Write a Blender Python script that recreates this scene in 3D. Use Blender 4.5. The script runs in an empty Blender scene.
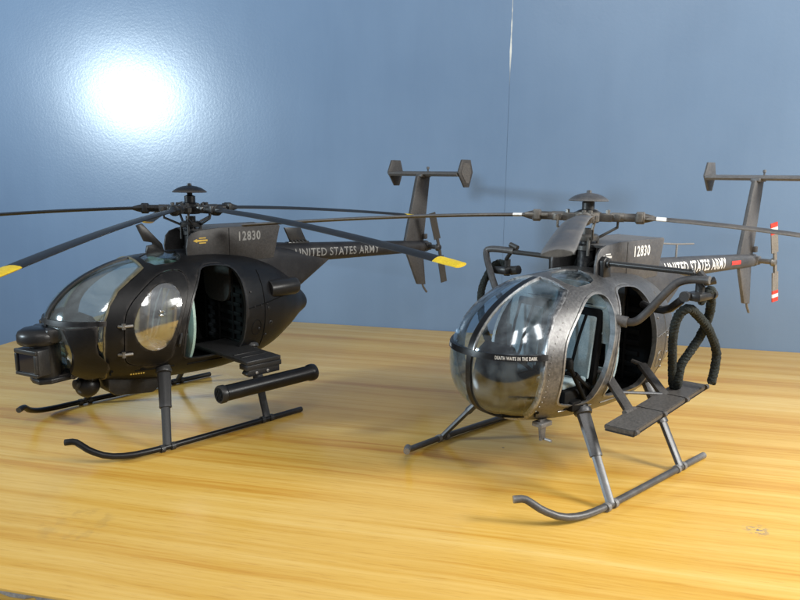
import bpy, bmesh, math, random
from mathutils import Vector, Matrix
sc = bpy.context.scene
COL = sc.collection
PI = math.pi
random.seed(4)

# ------------------------------------------------------------------ camera (distances in model metres: 1 unit = 1 m of the full-size aircraft)
CAM_H, PITCH, ROLL, FPX = 2.749, -0.178, -0.013, 695.1
r0 = Vector((1, 0, 0)); u0 = Vector((0, -math.sin(PITCH), math.cos(PITCH))); d0 = Vector((0, math.cos(PITCH), math.sin(PITCH)))
cr, sr = math.cos(ROLL), math.sin(ROLL)
rt = cr * r0 - sr * u0; up = sr * r0 + cr * u0
cam = bpy.data.cameras.new('camera'); camo = bpy.data.objects.new('camera', cam); COL.objects.link(camo)
camo.matrix_world = Matrix(((rt.x, up.x, -d0.x, 0), (rt.y, up.y, -d0.y, 0), (rt.z, up.z, -d0.z, CAM_H), (0, 0, 0, 1)))
cam.sensor_width = 36; cam.lens = FPX / 800 * 36; cam.clip_end = 200; cam.clip_start = 0.05
cam.dof.use_dof = True; cam.dof.focus_distance = 7.0; cam.dof.aperture_fstop = 3.2
sc.camera = camo
cam.dof.aperture_fstop = cam.lens / 1000 / 0.014     # entrance pupil about 3 cm at this scale

# ------------------------------------------------------------------ materials
def new_mat(name):
    m = bpy.data.materials.new(name); m.use_nodes = True
    nt = m.node_tree; b = nt.nodes['Principled BSDF']
    return m, nt, b
def N(nt, t, **kw):
    n = nt.nodes.new(t)
    for k, v in kw.items():
        if k in n.inputs: n.inputs[k].default_value = v
        else: setattr(n, k, v)
    return n
def ramp(nt, fac, stops):
    n = nt.nodes.new('ShaderNodeValToRGB'); e = n.color_ramp.elements
    while len(e) < len(stops): e.new(0.5)
    for i, (p, c) in enumerate(stops):
        e[i].position = p; e[i].color = (c[0], c[1], c[2], 1) if len(c) == 3 else c
    nt.links.new(fac, n.inputs[0]); return n
def paint(name, base, wear, rough=0.45, metal=0.0, scale=9.0, lo=0.45, hi=0.75, fine=0.12, bump=0.05, edge=None, rv=0.12):
    """painted model plastic: blotchy tone, fine speckle, dry-brushed raised edges, uneven gloss"""
    m, nt, b = new_mat(name); L = nt.links
    tc = N(nt, 'ShaderNodeTexCoord'); 
    n1 = N(nt, 'ShaderNodeTexNoise', Scale=scale, Detail=6.0, Roughness=0.65); L.new(tc.outputs['Object'], n1.inputs['Vector'])
    n2 = N(nt, 'ShaderNodeTexNoise', Scale=scale * 9, Detail=3.0, Roughness=0.7); L.new(tc.outputs['Object'], n2.inputs['Vector'])
    r1 = ramp(nt, n1.outputs['Fac'], [(lo, base), (hi, wear)])
    mx = N(nt, 'ShaderNodeMix', data_type='RGBA', blend_type='OVERLAY'); mx.inputs['Factor'].default_value = fine * 4
    L.new(r1.outputs[0], mx.inputs['A']); L.new(n2.outputs['Fac'], mx.inputs['B'])
    out = mx.outputs['Result']
    if edge:
        ge = N(nt, 'ShaderNodeNewGeometry')
        re = ramp(nt, ge.outputs['Pointiness'], [(0.53, (0, 0, 0)), (0.60, (1, 1, 1))])
        mm = N(nt, 'ShaderNodeMath', operation='MULTIPLY'); L.new(re.outputs[0], mm.inputs[0]); L.new(n2.outputs['Fac'], mm.inputs[1])
        m2 = N(nt, 'ShaderNodeMix', data_type='RGBA'); L.new(mm.outputs[0], m2.inputs['Factor']); L.new(out, m2.inputs['A'])
        m2.inputs['B'].default_value = (*edge, 1); out = m2.outputs['Result']
    L.new(out, b.inputs['Base Color'])
    mr = N(nt, 'ShaderNodeMapRange'); mr.inputs['To Min'].default_value = rough - rv; mr.inputs['To Max'].default_value = rough + rv
    L.new(n1.outputs['Fac'], mr.inputs['Value']); L.new(mr.outputs[0], b.inputs['Roughness'])
    b.inputs['Metallic'].default_value = metal
    bp = N(nt, 'ShaderNodeBump', Strength=bump, Distance=0.01); L.new(n2.outputs['Fac'], bp.inputs['Height']); L.new(bp.outputs[0], b.inputs['Normal'])
    return m
def glass(name, tint, rmin=0.05, haze=0.15, rough=0.03, fres=1.5):
    m = bpy.data.materials.new(name); m.use_nodes = True; nt = m.node_tree; L = nt.links
    nt.nodes.remove(nt.nodes['Principled BSDF']); out = nt.nodes['Material Output']
    tr = N(nt, 'ShaderNodeBsdfTransparent'); tr.inputs[0].default_value = (*tint, 1)
    gl = N(nt, 'ShaderNodeBsdfGlossy'); gl.inputs['Roughness'].default_value = rough; gl.inputs['Color'].default_value = (0.95, 0.97, 1, 1)
    df = N(nt, 'ShaderNodeBsdfDiffuse'); df.inputs['Color'].default_value = (0.50, 0.58, 0.63, 1)
    fr = N(nt, 'ShaderNodeFresnel', IOR=fres)
    ge = N(nt, 'ShaderNodeNewGeometry'); io = N(nt, 'ShaderNodeMapRange'); io.inputs['To Min'].default_value = fres; io.inputs['To Max'].default_value = 1 / fres
    L.new(ge.outputs['Backfacing'], io.inputs['Value']); L.new(io.outputs[0], fr.inputs['IOR'])      # thin sheet: both faces reflect alike
    tc = N(nt, 'ShaderNodeTexCoord'); no = N(nt, 'ShaderNodeTexNoise', Scale=3.0, Detail=5.0, Roughness=0.6, Distortion=0.6); L.new(tc.outputs['Object'], no.inputs['Vector'])
    rp = ramp(nt, no.outputs['Fac'], [(0.45, (0, 0, 0)), (0.8, (haze, haze, haze))])  # patchy pale bluish haze painted into the pane colour
    m1 = N(nt, 'ShaderNodeMixShader'); m2 = N(nt, 'ShaderNodeMixShader')
    L.new(rp.outputs[0], m1.inputs[0]); L.new(tr.outputs[0], m1.inputs[1]); L.new(df.outputs[0], m1.inputs[2])
    ad = N(nt, 'ShaderNodeMath', operation='MAXIMUM'); ad.inputs[1].default_value = rmin; L.new(fr.outputs[0], ad.inputs[0])
    bp = N(nt, 'ShaderNodeBump', Strength=0.06, Distance=0.03); L.new(no.outputs['Fac'], bp.inputs['Height']); L.new(bp.outputs[0], gl.inputs['Normal'])
    L.new(ad.outputs[0], m2.inputs[0]); L.new(m1.outputs[0], m2.inputs[1]); L.new(gl.outputs[0], m2.inputs[2]); L.new(m2.outputs[0], out.inputs[0])
    return m
def wood_mat():
    m, nt, b = new_mat('varnished_wood'); L = nt.links
    tc = N(nt, 'ShaderNodeTexCoord')
    wv = N(nt, 'ShaderNodeTexNoise', Scale=0.35, Detail=2.0)          # slow wander of the grain lines
    L.new(tc.outputs['Object'], wv.inputs['Vector'])
    sub = N(nt, 'ShaderNodeVectorMath', operation='SUBTRACT'); sub.inputs[1].default_value = (0.5, 0.5, 0.5); L.new(wv.outputs['Color'], sub.inputs[0])
    scl = N(nt, 'ShaderNodeVectorMath', operation='MULTIPLY'); scl.inputs[1].default_value = (0, 0.14, 0); L.new(sub.outputs[0], scl.inputs[0])
    add = N(nt, 'ShaderNodeVectorMath', operation='ADD'); L.new(tc.outputs['Object'], add.inputs[0]); L.new(scl.outputs[0], add.inputs[1])
    def stretched(sx, sy, scale, detail, dist=0.0, rough=0.6):
        mp = N(nt, 'ShaderNodeMapping'); mp.inputs['Scale'].default_value = (sx, sy, sy); L.new(add.outputs[0], mp.inputs['Vector'])
        n = N(nt, 'ShaderNodeTexNoise', Scale=scale, Detail=detail, Roughness=rough, Distortion=dist); L.new(mp.outputs[0], n.inputs['Vector']); return n
    big = stretched(0.025, 1.0, 1.3, 3.0); mid = stretched(0.016, 1.0, 4.6, 6.0, 0.1, 0.66); fine = stretched(0.02, 1.0, 26.0, 5.0)
    pore = stretched(0.05, 1.0, 75.0, 3.0)
    a1 = N(nt, 'ShaderNodeMath', operation='MULTIPLY_ADD'); a1.inputs[1].default_value = 0.42; L.new(mid.outputs['Fac'], a1.inputs[0])
    a2 = N(nt, 'ShaderNodeMath', operation='MULTIPLY_ADD'); a2.inputs[1].default_value = 0.38; L.new(big.outputs['Fac'], a2.inputs[0])
    a3 = N(nt, 'ShaderNodeMath', operation='MULTIPLY'); a3.inputs[1].default_value = 0.20; L.new(fine.outputs['Fac'], a3.inputs[0])
    L.new(a3.outputs[0], a2.inputs[2]); L.new(a2.outputs[0], a1.inputs[2])
    rp = ramp(nt, a1.outputs[0], [(0.37, (0.46, 0.19, 0.025)), (0.43, (0.565, 0.295, 0.046)), (0.475, (0.63, 0.370, 0.072)), (0.55, (0.69, 0.44, 0.115)), (0.64, (0.74, 0.52, 0.18))])
    pr = ramp(nt, pore.outputs['Fac'], [(0.30, (0.74, 0.64, 0.52)), (0.46, (1, 1, 1))])
    mx = N(nt, 'ShaderNodeMix', data_type='RGBA', blend_type='MULTIPLY'); mx.inputs['Factor'].default_value = 0.55
    L.new(rp.outputs[0], mx.inputs['A']); L.new(pr.outputs[0], mx.inputs['B'])
    # dark specks and dings in the varnish
    vo = N(nt, 'ShaderNodeTexVoronoi', Scale=1.1); L.new(tc.outputs['Object'], vo.inputs['Vector'])
    vr = ramp(nt, vo.outputs['Distance'], [(0.012, (1, 1, 1)), (0.022, (0, 0, 0))])
    vm = N(nt, 'ShaderNodeMix', data_type='RGBA'); vm.inputs['B'].default_value = (0.12, 0.06, 0.02, 1); L.new(vr.outputs[0], vm.inputs['Factor']); L.new(mx.outputs['Result'], vm.inputs['A'])
    last = vm.outputs['Result']
    def spot(last, x, y, rad, r_in, lo, hi, col, scale, amt):
        di = N(nt, 'ShaderNodeVectorMath', operation='DISTANCE'); di.inputs[1].default_value = (x, y, 0); L.new(tc.outputs['Object'], di.inputs[0])
        a = ramp(nt, di.outputs['Value'], [(0, (0, 0, 0)), (max(r_in, .001), (1, 1, 1)), (rad, (0, 0, 0))]) if r_in else ramp(nt, di.outputs['Value'], [(0, (1, 1, 1)), (rad, (0, 0, 0))])
        q = N(nt, 'ShaderNodeTexNoise', Scale=scale, Detail=4.0); L.new(tc.outputs['Object'], q.inputs['Vector']); qr = ramp(nt, q.outputs['Fac'], [(lo, (0, 0, 0)), (hi, (amt, amt, amt))])
        mm = N(nt, 'ShaderNodeMath', operation='MULTIPLY'); L.new(a.outputs[0], mm.inputs[0]); L.new(qr.outputs[0], mm.inputs[1])
        mz = N(nt, 'ShaderNodeMix', data_type='RGBA'); mz.inputs['B'].default_value = (*col, 1); L.new(mm.outputs[0], mz.inputs['Factor']); L.new(last, mz.inputs['A']); return mz.outputs['Result']
    last = spot(last, 10.24, -6.46, .12, 0, .50, .54, (.16, .16, .17), 22.0, 1.0)
    last = spot(last, 4.98, -7.69, .30, .22, .47, .60, (.36, .23, .08), 9.0, .28)
    L.new(last, b.inputs['Base Color'])
    sm = N(nt, 'ShaderNodeTexNoise', Scale=1.2, Detail=5.0); L.new(tc.outputs['Object'], sm.inputs['Vector'])
    mr = N(nt, 'ShaderNodeMapRange'); mr.inputs['To Min'].default_value = 0.16; mr.inputs['To Max'].default_value = 0.30; L.new(sm.outputs['Fac'], mr.inputs['Value']); L.new(mr.outputs[0], b.inputs['Roughness'])
    bp = N(nt, 'ShaderNodeBump', Strength=0.06, Distance=0.02); L.new(a1.outputs[0], bp.inputs['Height']); L.new(bp.outputs[0], b.inputs['Normal'])
    b.inputs['Specular IOR Level'].default_value = 0.5
    return m
SEAM = 7.68        # distance of the wall seam from the table corner, along the wall
def wall_mat():
    m, nt, b = new_mat('glossy_blue_wall_paint'); L = nt.links
    tc = N(nt, 'ShaderNodeTexCoord')
    n1 = N(nt, 'ShaderNodeTexNoise', Scale=0.35, Detail=4.0); L.new(tc.outputs['Object'], n1.inputs['Vector'])
    n2 = N(nt, 'ShaderNodeTexNoise', Scale=22.0, Detail=3.0, Roughness=0.6); L.new(tc.outputs['Object'], n2.inputs['Vector'])
    n3 = N(nt, 'ShaderNodeTexNoise', Scale=2.4, Detail=4.0); L.new(tc.outputs['Object'], n3.inputs['Vector'])
    rp = ramp(nt, n1.outputs['Fac'], [(0.35, (0.116, 0.176, 0.270)), (0.65, (0.134, 0.198, 0.296))])
    sx = N(nt, 'ShaderNodeSeparateXYZ'); L.new(tc.outputs['Object'], sx.inputs[0])
    mp = N(nt, 'ShaderNodeMapping'); mp.inputs['Scale'].default_value = (1.6, 1.6, .25); L.new(tc.outputs['Object'], mp.inputs['Vector'])
    nv = N(nt, 'ShaderNodeTexNoise', Scale=1.3, Detail=6.0, Roughness=0.65); L.new(mp.outputs[0], nv.inputs['Vector'])
    rv = ramp(nt, nv.outputs['Fac'], [(0.3, (0.86, 0.86, 0.87)), (0.6, (1, 1, 1))])
    mv = N(nt, 'ShaderNodeMix', data_type='RGBA', blend_type='MULTIPLY'); mv.inputs['Factor'].default_value = 0.3; L.new(rp.outputs[0], mv.inputs['A']); L.new(rv.outputs[0], mv.inputs['B'])
    # flaked paint on the seam, high up: bare white filler
    d = N(nt, 'ShaderNodeMath', operation='SUBTRACT'); d.inputs[1].default_value = SEAM; L.new(sx.outputs[0], d.inputs[0])
    ab = N(nt, 'ShaderNodeMath', operation='ABSOLUTE'); L.new(d.outputs[0], ab.inputs[0])
    ns = N(nt, 'ShaderNodeTexNoise', Scale=2.2, Detail=4.0); L.new(tc.outputs['Object'], ns.inputs['Vector'])
    wd = N(nt, 'ShaderNodeMapRange'); wd.inputs['From Min'].default_value = 0.45; wd.inputs['From Max'].default_value = 0.75; wd.inputs['To Max'].default_value = 0.024; wd.inputs['To Min'].default_value = 0.004; L.new(ns.outputs['Fac'], wd.inputs['Value'])
    lt = N(nt, 'ShaderNodeMath', operation='LESS_THAN'); L.new(ab.outputs[0], lt.inputs[0]); L.new(wd.outputs[0], lt.inputs[1])
    hz = N(nt, 'ShaderNodeMapRange'); hz.inputs['From Min'].default_value = 4.2; hz.inputs['From Max'].default_value = 4.7; L.new(sx.outputs[2], hz.inputs['Value'])
    mu = N(nt, 'ShaderNodeMath', operation='MULTIPLY'); L.new(lt.outputs[0], mu.inputs[0]); L.new(hz.outputs[0], mu.inputs[1])
    mx = N(nt, 'ShaderNodeMix', data_type='RGBA'); mx.inputs['B'].default_value = (0.62, 0.62, 0.58, 1); L.new(mu.outputs[0], mx.inputs['Factor']); L.new(mv.outputs['Result'], mx.inputs['A'])
    # pin chips
    vo = N(nt, 'ShaderNodeTexVoronoi', Scale=0.8); L.new(tc.outputs['Object'], vo.inputs['Vector'])
    vr = ramp(nt, vo.outputs['Distance'], [(0.020, (1, 1, 1)), (0.030, (0, 0, 0))])
    m3 = N(nt, 'ShaderNodeMix', data_type='RGBA'); m3.inputs['B'].default_value = (0.6, 0.62, 0.62, 1); L.new(vr.outputs[0], m3.inputs['Factor']); L.new(mx.outputs['Result'], m3.inputs['A'])
    L.new(m3.outputs['Result'], b.inputs['Base Color'])
    b.inputs['Roughness'].default_value = 0.26; b.inputs['Specular IOR Level'].default_value = 0.34
    ad = N(nt, 'ShaderNodeMath', operation='MULTIPLY_ADD'); ad.inputs[1].default_value = 0.9; L.new(n3.outputs['Fac'], ad.inputs[0]); L.new(n2.outputs['Fac'], ad.inputs[2])
    bp = N(nt, 'ShaderNodeBump', Strength=0.06, Distance=0.022); L.new(ad.outputs[0], bp.inputs['Height']); L.new(bp.outputs[0], b.inputs['Normal'])
    return m
def rope_mat():
    m, nt, b = new_mat('braided_rope'); L = nt.links
    tc = N(nt, 'ShaderNodeTexCoord'); n = N(nt, 'ShaderNodeTexNoise', Scale=60.0, Detail=4.0); L.new(tc.outputs['Object'], n.inputs['Vector'])
    rp = ramp(nt, n.outputs['Fac'], [(0.35, (0.005, 0.008, 0.0075)), (0.7, (0.026, 0.034, 0.032))]); L.new(rp.outputs[0], b.inputs['Base Color'])
    b.inputs['Roughness'].default_value = 0.9
    bp = N(nt, 'ShaderNodeBump', Strength=0.6, Distance=0.02); L.new(n.outputs['Fac'], bp.inputs['Height']); L.new(bp.outputs[0], b.inputs['Normal'])
    return m

M = {}
M['black'] = paint('black_satin_paint', (0.0045, 0.0045, 0.0054), (0.0095, 0.0093, 0.0098), 0.44, 0.0, 7, edge=(0.10, 0.09, 0.085))
M['black2'] = paint('black_semi_gloss', (0.0050, 0.0050, 0.0062), (0.0095, 0.0095, 0.0105), 0.34, 0.0, 12, edge=(0.07, 0.07, 0.07))
M['boomblack'] = paint('dusty_black_paint', (0.0115, 0.0115, 0.0135), (0.024, 0.0235, 0.025), 0.5, 0.0, 5, edge=(0.14, 0.13, 0.12))
M['gun'] = paint('gunmetal_drybrushed', (0.092, 0.090, 0.091), (0.235, 0.233, 0.233), 0.36, 0.62, 42, 0.34, 0.84, 0.20, 0.2, edge=(0.6, 0.59, 0.57))
M['gun3'] = paint('gunmetal_strut', (0.060, 0.062, 0.066), (0.10, 0.10, 0.105), 0.40, 0.3, 8)
M['gun2'] = paint('gunmetal_plain', (0.062, 0.060, 0.060), (0.105, 0.100, 0.097), 0.42, 0.2, 8, edge=(0.35, 0.34, 0.33))
M['boomgrey'] = paint('grey_brown_paint', (0.055, 0.055, 0.059), (0.088, 0.087, 0.090), 0.48, 0.15, 4, edge=(0.22, 0.21, 0.20))
M['steel'] = paint('worn_steel', (0.10, 0.10, 0.105), (0.40, 0.40, 0.40), 0.35, 0.7, 30, edge=(0.7, 0.7, 0.7))
M['darksteel'] = paint('dark_steel', (0.03, 0.03, 0.032), (0.10, 0.095, 0.09), 0.38, 0.5, 25, edge=(0.35, 0.33, 0.3))
M['blade_l'] = paint('blade_black', (0.010, 0.0105, 0.012), (0.020, 0.020, 0.020), 0.46, 0.0, 4)
M['blade_r'] = paint('blade_brown_grey', (0.050, 0.045, 0.042), (0.100, 0.088, 0.078), 0.45, 0.0, 4, edge=(0.25, 0.23, 0.2))
M['yellow'] = paint('yellow_paint', (0.60, 0.43, 0.012), (0.70, 0.51, 0.03), 0.5, 0, 6, bump=0.02)
M['white'] = paint('white_marking', (0.66, 0.66, 0.64), (0.78, 0.78, 0.76), 0.6, 0, 20, bump=0.02)
M['greymark'] = paint('faded_grey_marking', (0.15, 0.15, 0.148), (0.26, 0.26, 0.25), 0.6, 0, 20, bump=0.02)
M['red'] = paint('red_paint', (0.55, 0.045, 0.035), (0.62, 0.07, 0.05), 0.5, 0, 9, bump=0.02)
M['gold'] = paint('ochre_marking', (0.45, 0.30, 0.04), (0.60, 0.42, 0.08), 0.6, 0, 20, bump=0.02)
M['mint'] = paint('mint_green_interior', (0.28, 0.40, 0.36), (0.36, 0.48, 0.43), 0.6, 0, 6)
M['teal'] = paint('pale_teal_fabric', (0.25, 0.33, 0.36), (0.38, 0.46, 0.48), 0.7, 0, 10)
M['dark'] = paint('dark_interior', (0.002, 0.0022, 0.0024), (0.005, 0.005, 0.0055), 0.7, 0, 8)
for k_ in ('black', 'black2', 'boomblack', 'blade_l'): M[k_].node_tree.nodes['Principled BSDF'].inputs['Specular IOR Level'].default_value = 0.30
M['dark'].node_tree.nodes['Principled BSDF'].inputs['Specular IOR Level'].default_value = 0.15
M['tan'] = paint('ochre_cloth', (0.42, 0.29, 0.10), (0.55, 0.40, 0.16), 0.8, 0, 10)
M['pale'] = paint('pale_grey_plastic', (0.42, 0.43, 0.44), (0.55, 0.55, 0.55), 0.5, 0, 6)
M['wood'] = wood_mat(); M['wall'] = wall_mat(); M['rope'] = rope_mat()
M['edge'] = paint('dark_stained_table_edge', (0.16, 0.065, 0.012), (0.24, 0.105, 0.022), 0.45, 0, 3)
M['chip'] = paint('chipped_edge', (0.30, 0.27, 0.24), (0.55, 0.53, 0.5), 0.7, 0, 8)
M['glass_l'] = glass('smoky_window_plastic', (0.74, 0.82, 0.80), 0.18, 0.14, 0.08, 1.6)
M['glass_r'] = glass('clear_window_plastic', (0.70, 0.77, 0.82), 0.08, 0.20, 0.10, 1.45)
M['glass_w'] = glass('hazy_door_window', (0.80, 0.80, 0.78), 0.28, 0.45, 0.08, 1.7)
M['seal'] = paint('dull_ochre_seal', (0.10, 0.085, 0.05), (0.20, 0.17, 0.10), 0.5, 0.2, 12)
M['lens'], _nt, _b = new_mat('dark_lens'); _b.inputs['Base Color'].default_value = (0.004, 0.005, 0.012, 1); _b.inputs['Roughness'].default_value = 0.08

# ------------------------------------------------------------------ mesh helpers
def to_obj(name, me, mats, parent=None, smooth=35):
    o = bpy.data.objects.new(name, me); COL.objects.link(o)
    if len(me.materials): me.materials.clear()
    for m in (mats if isinstance(mats, (list, tuple)) else [mats]): me.materials.append(m)
    if smooth:
        me.polygons.foreach_set('use_smooth', [True] * len(me.polygons)); me.set_sharp_from_angle(angle=math.radians(smooth))
    if parent is not None: o.parent = parent
    return o
def bm_obj(name, bm, mats, parent=None, smooth=35, recalc=True):
    if recalc: bmesh.ops.recalc_face_normals(bm, faces=bm.faces)
    me = bpy.data.meshes.new(name); bm.to_mesh(me); bm.free()
    return to_obj(name, me, mats, parent, smooth)
def box(bm, lo, hi, mat=0, bevel=0.0, M4=None):
    b2 = bmesh.new()
    vs = [b2.verts.new((x, y, z)) for x in (lo[0], hi[0]) for y in (lo[1], hi[1]) for z in (lo[2], hi[2])]
    for f in ((0, 1, 3, 2), (4, 6, 7, 5), (0, 4, 5, 1), (2, 3, 7, 6), (0, 2, 6, 4), (1, 5, 7, 3)): b2.faces.new([vs[i] for i in f])
    bmesh.ops.recalc_face_normals(b2, faces=b2.faces)
    if bevel: bmesh.ops.bevel(b2, geom=list(b2.edges), offset=bevel, segments=2, affect='EDGES', profile=0.5)
    merge(bm, b2, mat, M4)
def merge(bm, b2, mat=0, M4=None):
    mp = {}
    for v in b2.verts: mp[v] = bm.verts.new(M4 @ v.co if M4 else v.co)
    for f in b2.faces:
        try: g = bm.faces.new([mp[v] for v in f.verts]); g.material_index = mat if mat is not None else f.material_index
        except ValueError: pass
    b2.free()
def prism(bm, poly, axis, a, b, mat=0, bevel=0.0, M4=None):
    """extrude a 2D polygon along an axis: 'y' -> (x,z) polygon, 'z' -> (x,y), 'x' -> (y,z)"""
    b2 = bmesh.new()
    def P(p, t): return {'y': (p[0], t, p[1]), 'z': (p[0], p[1], t), 'x': (t, p[0], p[1])}[axis]
    A = [b2.verts.new(P(p, a)) for p in poly]; B = [b2.verts.new(P(p, b)) for p in poly]
    n = len(poly)
    b2.faces.new(A[::-1]); b2.faces.new(B)
    for i in range(n): b2.faces.new((A[i], A[(i + 1) % n], B[(i + 1) % n], B[i]))
    bmesh.ops.recalc_face_normals(b2, faces=b2.faces)
    if bevel: bmesh.ops.bevel(b2, geom=list(b2.edges), offset=bevel, segments=2, affect='EDGES', profile=0.5)
    merge(bm, b2, mat, M4)
def frame_of(d):
    d = d.normalized(); a = Vector((0, 0, 1)) if abs(d.z) < 0.9 else Vector((1, 0, 0))
    u = d.cross(a).normalized(); return u, d.cross(u).normalized()
def tube(bm, pts, r, n=12, mat=0, caps=True, sub=0, flat=1.0):
    pts = [Vector(p) for p in pts]
    rs = list(r) if isinstance(r, (list, tuple)) else [r] * len(pts)
    for _ in range(sub):                                       # Chaikin-like smoothing (ends kept)
        q, qr = [pts[0]], [rs[0]]
        for i in range(len(pts) - 1):
            q += [pts[i].lerp(pts[i + 1], .25), pts[i].lerp(pts[i + 1], .75)]; qr += [rs[i] * .75 + rs[i + 1] * .25, rs[i] * .25 + rs[i + 1] * .75]
        q.append(pts[-1]); qr.append(rs[-1]); pts, rs = q, qr
    rings = []; u = None
    for i, p in enumerate(pts):
        d = (pts[min(i + 1, len(pts) - 1)] - pts[max(i - 1, 0)]).normalized()
        if u is None: u, v = frame_of(d)
        else: u = (u - d * u.dot(d)).normalized(); v = d.cross(u).normalized()
        rings.append([bm.verts.new(p + rs[i] * (math.cos(2 * PI * k / n) * u + flat * math.sin(2 * PI * k / n) * v)) for k in range(n)])
    for a, b in zip(rings, rings[1:]):
        for k in range(n):
            f = bm.faces.new((a[k], a[(k + 1) % n], b[(k + 1) % n], b[k])); f.material_index = mat
    if caps:
        f = bm.faces.new(rings[0][::-1]); f.material_index = mat; f = bm.faces.new(rings[-1]); f.material_index = mat
def lathe(bm, prof, o, axis, n=24, mat=0):
    """prof: (radius, distance along axis)"""
    o = Vector(o); d = Vector(axis).normalized(); u, v = frame_of(d); rings = []
    for r, t in prof:
        rings.append([bm.verts.new(o + d * t + max(r, 1e-4) * (math.cos(2 * PI * k / n) * u + math.sin(2 * PI * k / n) * v)) for k in range(n)])
    for a, b in zip(rings, rings[1:]):
        for k in range(n):
            f = bm.faces.new((a[k], a[(k + 1) % n], b[(k + 1) % n], b[k])); f.material_index = mat
    f = bm.faces.new(rings[0][::-1]); f.material_index = mat; f = bm.faces.new(rings[-1]); f.material_index = mat
def loft(bm, secs, n=32, e=2.0, mat=0):
    """secs: (x, zb, zt, hw, exponent) cross sections across x"""
    rings = []
    for x, zb, zt, hw, e in secs:
        ring = []
        for k in range(n):
            a = 2 * PI * k / n; c, s = math.cos(a), math.sin(a)
            ring.append(bm.verts.new((x, hw * math.copysign(abs(c) ** (2 / e), c), (zb + zt) / 2 + (zt - zb) / 2 * math.copysign(abs(s) ** (2 / e), s))))
        rings.append(ring)
    for a, b in zip(rings, rings[1:]):
        for k in range(n):
            f = bm.faces.new((a[k], a[(k + 1) % n], b[(k + 1) % n], b[k])); f.material_index = mat
    bm.faces.new(rings[0][::-1]).material_index = mat; bm.faces.new(rings[-1]).material_index = mat
def bm_mesh(bm):
    bmesh.ops.recalc_face_normals(bm, faces=bm.faces)
    me = bpy.data.meshes.new('tmp'); bm.to_mesh(me); bm.free(); return me
def boolean(a, b, op):
    oa = bpy.data.objects.new('tmpa', a); ob = bpy.data.objects.new('tmpb', b); COL.objects.link(oa); COL.objects.link(ob)
    md = oa.modifiers.new('b', 'BOOLEAN'); md.operation = op; md.solver = 'EXACT'; md.object = ob
    dg = bpy.context.evaluated_depsgraph_get(); dg.update()
    me = bpy.data.meshes.new_from_object(oa.evaluated_get(dg), depsgraph=dg)
    bpy.data.objects.remove(oa); bpy.data.objects.remove(ob)
    return me
def join(*mes):
    bm = bmesh.new()
    for m in mes: bm.from_mesh(m)
    me = bpy.data.meshes.new('tmp'); bm.to_mesh(me); bm.free(); return me
def prism_me(poly, axis, a, b):
    bm = bmesh.new(); prism(bm, poly, axis, a, b); return bm_mesh(bm)
def box_me(lo, hi):
    bm = bmesh.new(); box(bm, lo, hi); return bm_mesh(bm)
def smooth_poly(pts, it=2):
    for _ in range(it):
        q = []
        for i in range(len(pts)):
            a, b = pts[i], pts[(i + 1) % len(pts)]
            q += [(a[0] * .75 + b[0] * .25, a[1] * .75 + b[1] * .25), (a[0] * .25 + b[0] * .75, a[1] * .25 + b[1] * .75)]
        pts = q
    return pts
def inset(pts, d):
    """shrink a polygon towards its inside by d"""
    n = len(pts); area = sum(pts[i][0] * pts[(i + 1) % n][1] - pts[(i + 1) % n][0] * pts[i][1] for i in range(n)); s = 1 if area > 0 else -1
    out = []
    for i in range(n):
        a, b, c = Vector(pts[i - 1]), Vector(pts[i]), Vector(pts[(i + 1) % n])
        t1 = (b - a).normalized(); t2 = (c - b).normalized(); nn = (Vector((-t1.y, t1.x)) + Vector((-t2.y, t2.x))).normalized() * s
        out.append(tuple(b + nn * d))
    return out

# ------------------------------------------------------------------ the egg-shaped body
SEC = [(1.645, 1.125, 1.135, .005), (1.62, .93, 1.31, .17), (1.54, .79, 1.45, .33), (1.38, .68, 1.60, .47), (1.15, .59, 1.73, .57), (.85, .53, 1.83, .645), (.45, .485, 1.885, .685), (.0, .47, 1.89, .69), (-.45, .50, 1.85, .635), (-.85, .60, 1.74, .52), (-1.2, .775, 1.54, .345), (-1.45, .93, 1.32, .175), (-1.63, 1.06, 1.11, .025)]
SEC = SEC[::-1]
XS = [s[0] for s in SEC]
def pchip(ys):
    n = len(XS); h = [XS[i + 1] - XS[i] for i in range(n - 1)]; dl = [(ys[i + 1] - ys[i]) / h[i] for i in range(n - 1)]; m = [0] * n
    for i in range(1, n - 1):
        if dl[i - 1] * dl[i] > 0:
            w1 = 2 * h[i] + h[i - 1]; w2 = h[i] + 2 * h[i - 1]; m[i] = (w1 + w2) / (w1 / dl[i - 1] + w2 / dl[i])
    m[0], m[-1] = dl[0], dl[-1]
    def f(x):
        x = min(max(x, XS[0]), XS[-1]); i = max(j for j in range(n - 1) if XS[j] <= x); t = (x - XS[i]) / h[i]
        return ys[i] * (1 + 2 * t) * (1 - t) ** 2 + m[i] * h[i] * t * (1 - t) ** 2 + ys[i + 1] * t * t * (3 - 2 * t) + m[i + 1] * h[i] * t * t * (t - 1)
    return f
F_W = pchip([s[3] ** 2 for s in SEC]); F_H = pchip([((s[2] - s[1]) / 2) ** 2 for s in SEC]); F_C = pchip([(s[1] + s[2]) / 2 for s in SEC])
EX = 2.1
def body_sec(x): return F_C(x), math.sqrt(max(F_H(x), 1e-8)), math.sqrt(max(F_W(x), 1e-8))
def body_y(x, z):
    c, h, w = body_sec(x); q = abs((z - c) / h)
    return w * (1 - q ** EX) ** (1 / EX) if q < 1 else 0.0
def body_top(x, y):
    c, h, w = body_sec(x); q = abs(y / w)
    return c + h * (1 - q ** EX) ** (1 / EX) if q < 1 else c
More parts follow.
